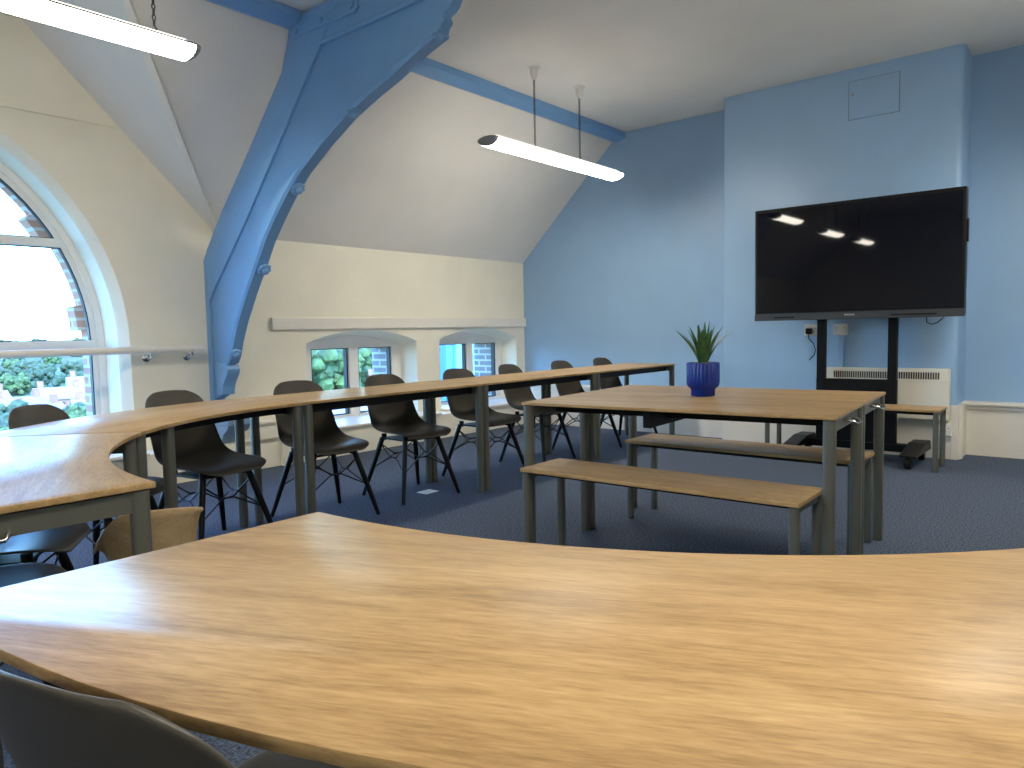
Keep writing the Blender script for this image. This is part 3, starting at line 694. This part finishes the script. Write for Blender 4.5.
# ------------------------------------------------------------------ outside
def hill_z(x, y):
    d = max(0.0, y - 20)
    return -22 + 20 * min(1.0, d / 420) ** 1.6
g = MB(); gx = [-500 + 50 * i for i in range(31)]; gy = [6.6, 20, 50, 90, 140, 200, 270, 350, 440, 560]
vv = [[g.b.verts.new((x, y, hill_z(x, y) + (1.5 * math.sin(x * .02 + y * .013) if y > 60 else 0))) for x in gx] for y in gy]
for a, c in zip(vv, vv[1:]):
    for i in range(len(gx) - 1): g.b.faces.new((a[i], a[i + 1], c[i + 1], c[i]))
tag(g.build('hillside', m_grass, smooth=60), 'green hillside rising beyond the town', 'hill', kind='structure')
def tree_parts(seed, r, h, mat, nm=70):
    rnd = random.Random(seed); bb = MB()
    for i in range(nm):
        a = rnd.uniform(0, 6.28); q = rnd.uniform(0, .75) ** .7 * r; rr = r * (rnd.uniform(.14, .30) if nm < 100 else rnd.uniform(.06, .16)); q = q if nm < 100 else math.sqrt(rnd.random()) * r * .85
        t = bmesh.new(); bmesh.ops.create_icosphere(t, subdivisions=2, radius=rr)
        for v in t.verts: v.co *= 1 + rnd.uniform(-.22, .22)
        bmesh.ops.translate(t, vec=(q * math.cos(a), q * math.sin(a), h - r + rnd.uniform(-.6, .6) * r), verts=t.verts); bb.take(t)
    return bb
def tree(label, x, y, z, r, h, mat, seed, group, nm=70):
    t = thing('leafy_tree', label, 'tree', (x, y, z), 0, group)
    tree_parts(seed, r, h, mat, nm).build('foliage', mat, t); MB().tube([(0, 0, -.5), (0, 0, h - r)], [r * .1, r * .06], 8).build('trunk', m_trunk, t)
    return t
tree('bright green tree filling the view through the first small window', 35, 49, -7.2, 4.4, 8.6, m_tree, 1, 'trees outside', 260)
tree('green tree behind the brick pier outside the first small window', 44, 54, -7.2, 4.4, 8.6, m_tree, 2, 'trees outside', 260)
protos = [tree('leafy tree on the hillside seen through the arched window', 30, 120, hill_z(0, 120), 5.2, 8, m_tree, 11, 'trees on the hillside'),
          tree('leafy tree on the hillside seen through the arched window', 40, 150, hill_z(0, 150), 6, 9, m_tree2, 12, 'trees on the hillside'),
          tree('leafy tree on the hillside seen through the arched window', 52, 180, hill_z(0, 180), 6.5, 9, m_tree2, 13, 'trees on the hillside')]
rnd = random.Random(5); spots = []
for i in range(9000):
    if len(spots) >= 130: break
    tt = rnd.uniform(.20, .43); band = len(spots) % 4
    y = rnd.uniform(100, 138) if band == 0 else rnd.uniform(222, 430)
    x = tt * y
    if all((x - p[0]) ** 2 + (y - p[1]) ** 2 > 9.5 ** 2 for p in spots): spots.append((x, y))
for i, (x, y) in enumerate(spots):
    c = protos[i] if i < 3 else copy_tree(protos[i % 3])
    c.location = (x, y, hill_z(x, y) + (5.0 if y < 140 else -.5)); c.rotation_euler = (0, 0, rnd.uniform(0, 6)); k = rnd.uniform(.6, .85); c.scale = (k, k, k)
def house(label, x, y, z, w, d, h, rz, group='houses in the town'):
    t = thing('house', label, 'house', (x, y, z), rz, group)
    MB().box(-w / 2, w / 2, -d / 2, d / 2, 0, h).build('wall', m_red, t)
    rf = MB(); rf.prism([(-d / 2 - .3, h), (d / 2 + .3, h), (0, h + d * .38)], lambda a, c: (-w / 2 - .2, a, c), lambda a, c: (w / 2 + .2, a, c)); rf.build('roof', m_slate, t)
    for s in (-1, 1): MB().box(s * w * .36 - .6, s * w * .36 + .6, -.4, .4, h + d * .2, h + d * .38 + 1.5).build('chimney', m_red, t)
    wd = MB()
    for i in range(3): wd.box(-w * .33 + i * w * .33 - .5, -w * .33 + i * w * .33 + .5, -d / 2 - .05, -d / 2 + .02, h * .55, h * .8)
    wd.build('window', m_gasket, t); return t
hp_ = house('brick terrace house with a slate roof in the town below the arched window', 51, 178, hill_z(0, 185) + .5, 10, 7, 3.8, .15)
for i, (tt, y) in enumerate(((.205, 166), (.305, 165), (.375, 166), (.25, 192), (.33, 190), (.40, 190), (.22, 206), (.365, 207))):
    c = copy_tree(hp_); c.location = (tt * y, y, hill_z(0, y) + .4 + .2 * i); c.rotation_euler = (0, 0, rnd.uniform(-.4, .5))
house('slate roofed house close below the first small window', 25, 34, -9.2, 15, 8, 3.6, R(22), 'houses near the building')
house('slate roofed house further along, below the first small window', 47, 40, -9.9, 13, 8, 3.6, R(-35), 'houses near the building')
p = MB().box(5.288, 5.42, 6.135, 6.46, -3, 1.02, .004).build('brick_pier', m_gbrick); tag(p, 'dark brick pier just outside the first small window', 'pier', 'brick piers outside', 'structure')
p = MB().box(6.968, 7.10, 6.135, 6.46, -3, 1.02, .004).build('brick_pier', m_gbrick); tag(p, 'grey brick pier just outside the second small window', 'pier', 'brick piers outside', 'structure')
bl = thing('clad_building', 'bright blue and cyan clad building outside the second small window', 'building', (15.5, 13.5, 0), 0)
MB().box(-2.0, 3.2, 0, 1.2, -8, 1.6).build('wall', m_bclad, bl)
pn = MB()
for x0, x1 in ((-1.7, -.5), (.35, 2.8)): pn.box(x0, x1, -.08, .02, -3, .80, .01)
pn.build('cladding_panel', m_cyan, bl)
MB().box(-.4, .25, -.12, .02, -6, 2.6, .01).build('downpipe_casing', m_upvc, bl)
rp_ = MB(); rp_.box(1.62, 2.45, 6.44, 6.70, -1.5, .255, .01); rp_.box(1.58, 2.5, 6.42, 6.74, .255, .29, .01)
tag(rp_.build('stone_parapet', m_stone), 'low pale parapet outside the foot of the arched window', 'parapet')
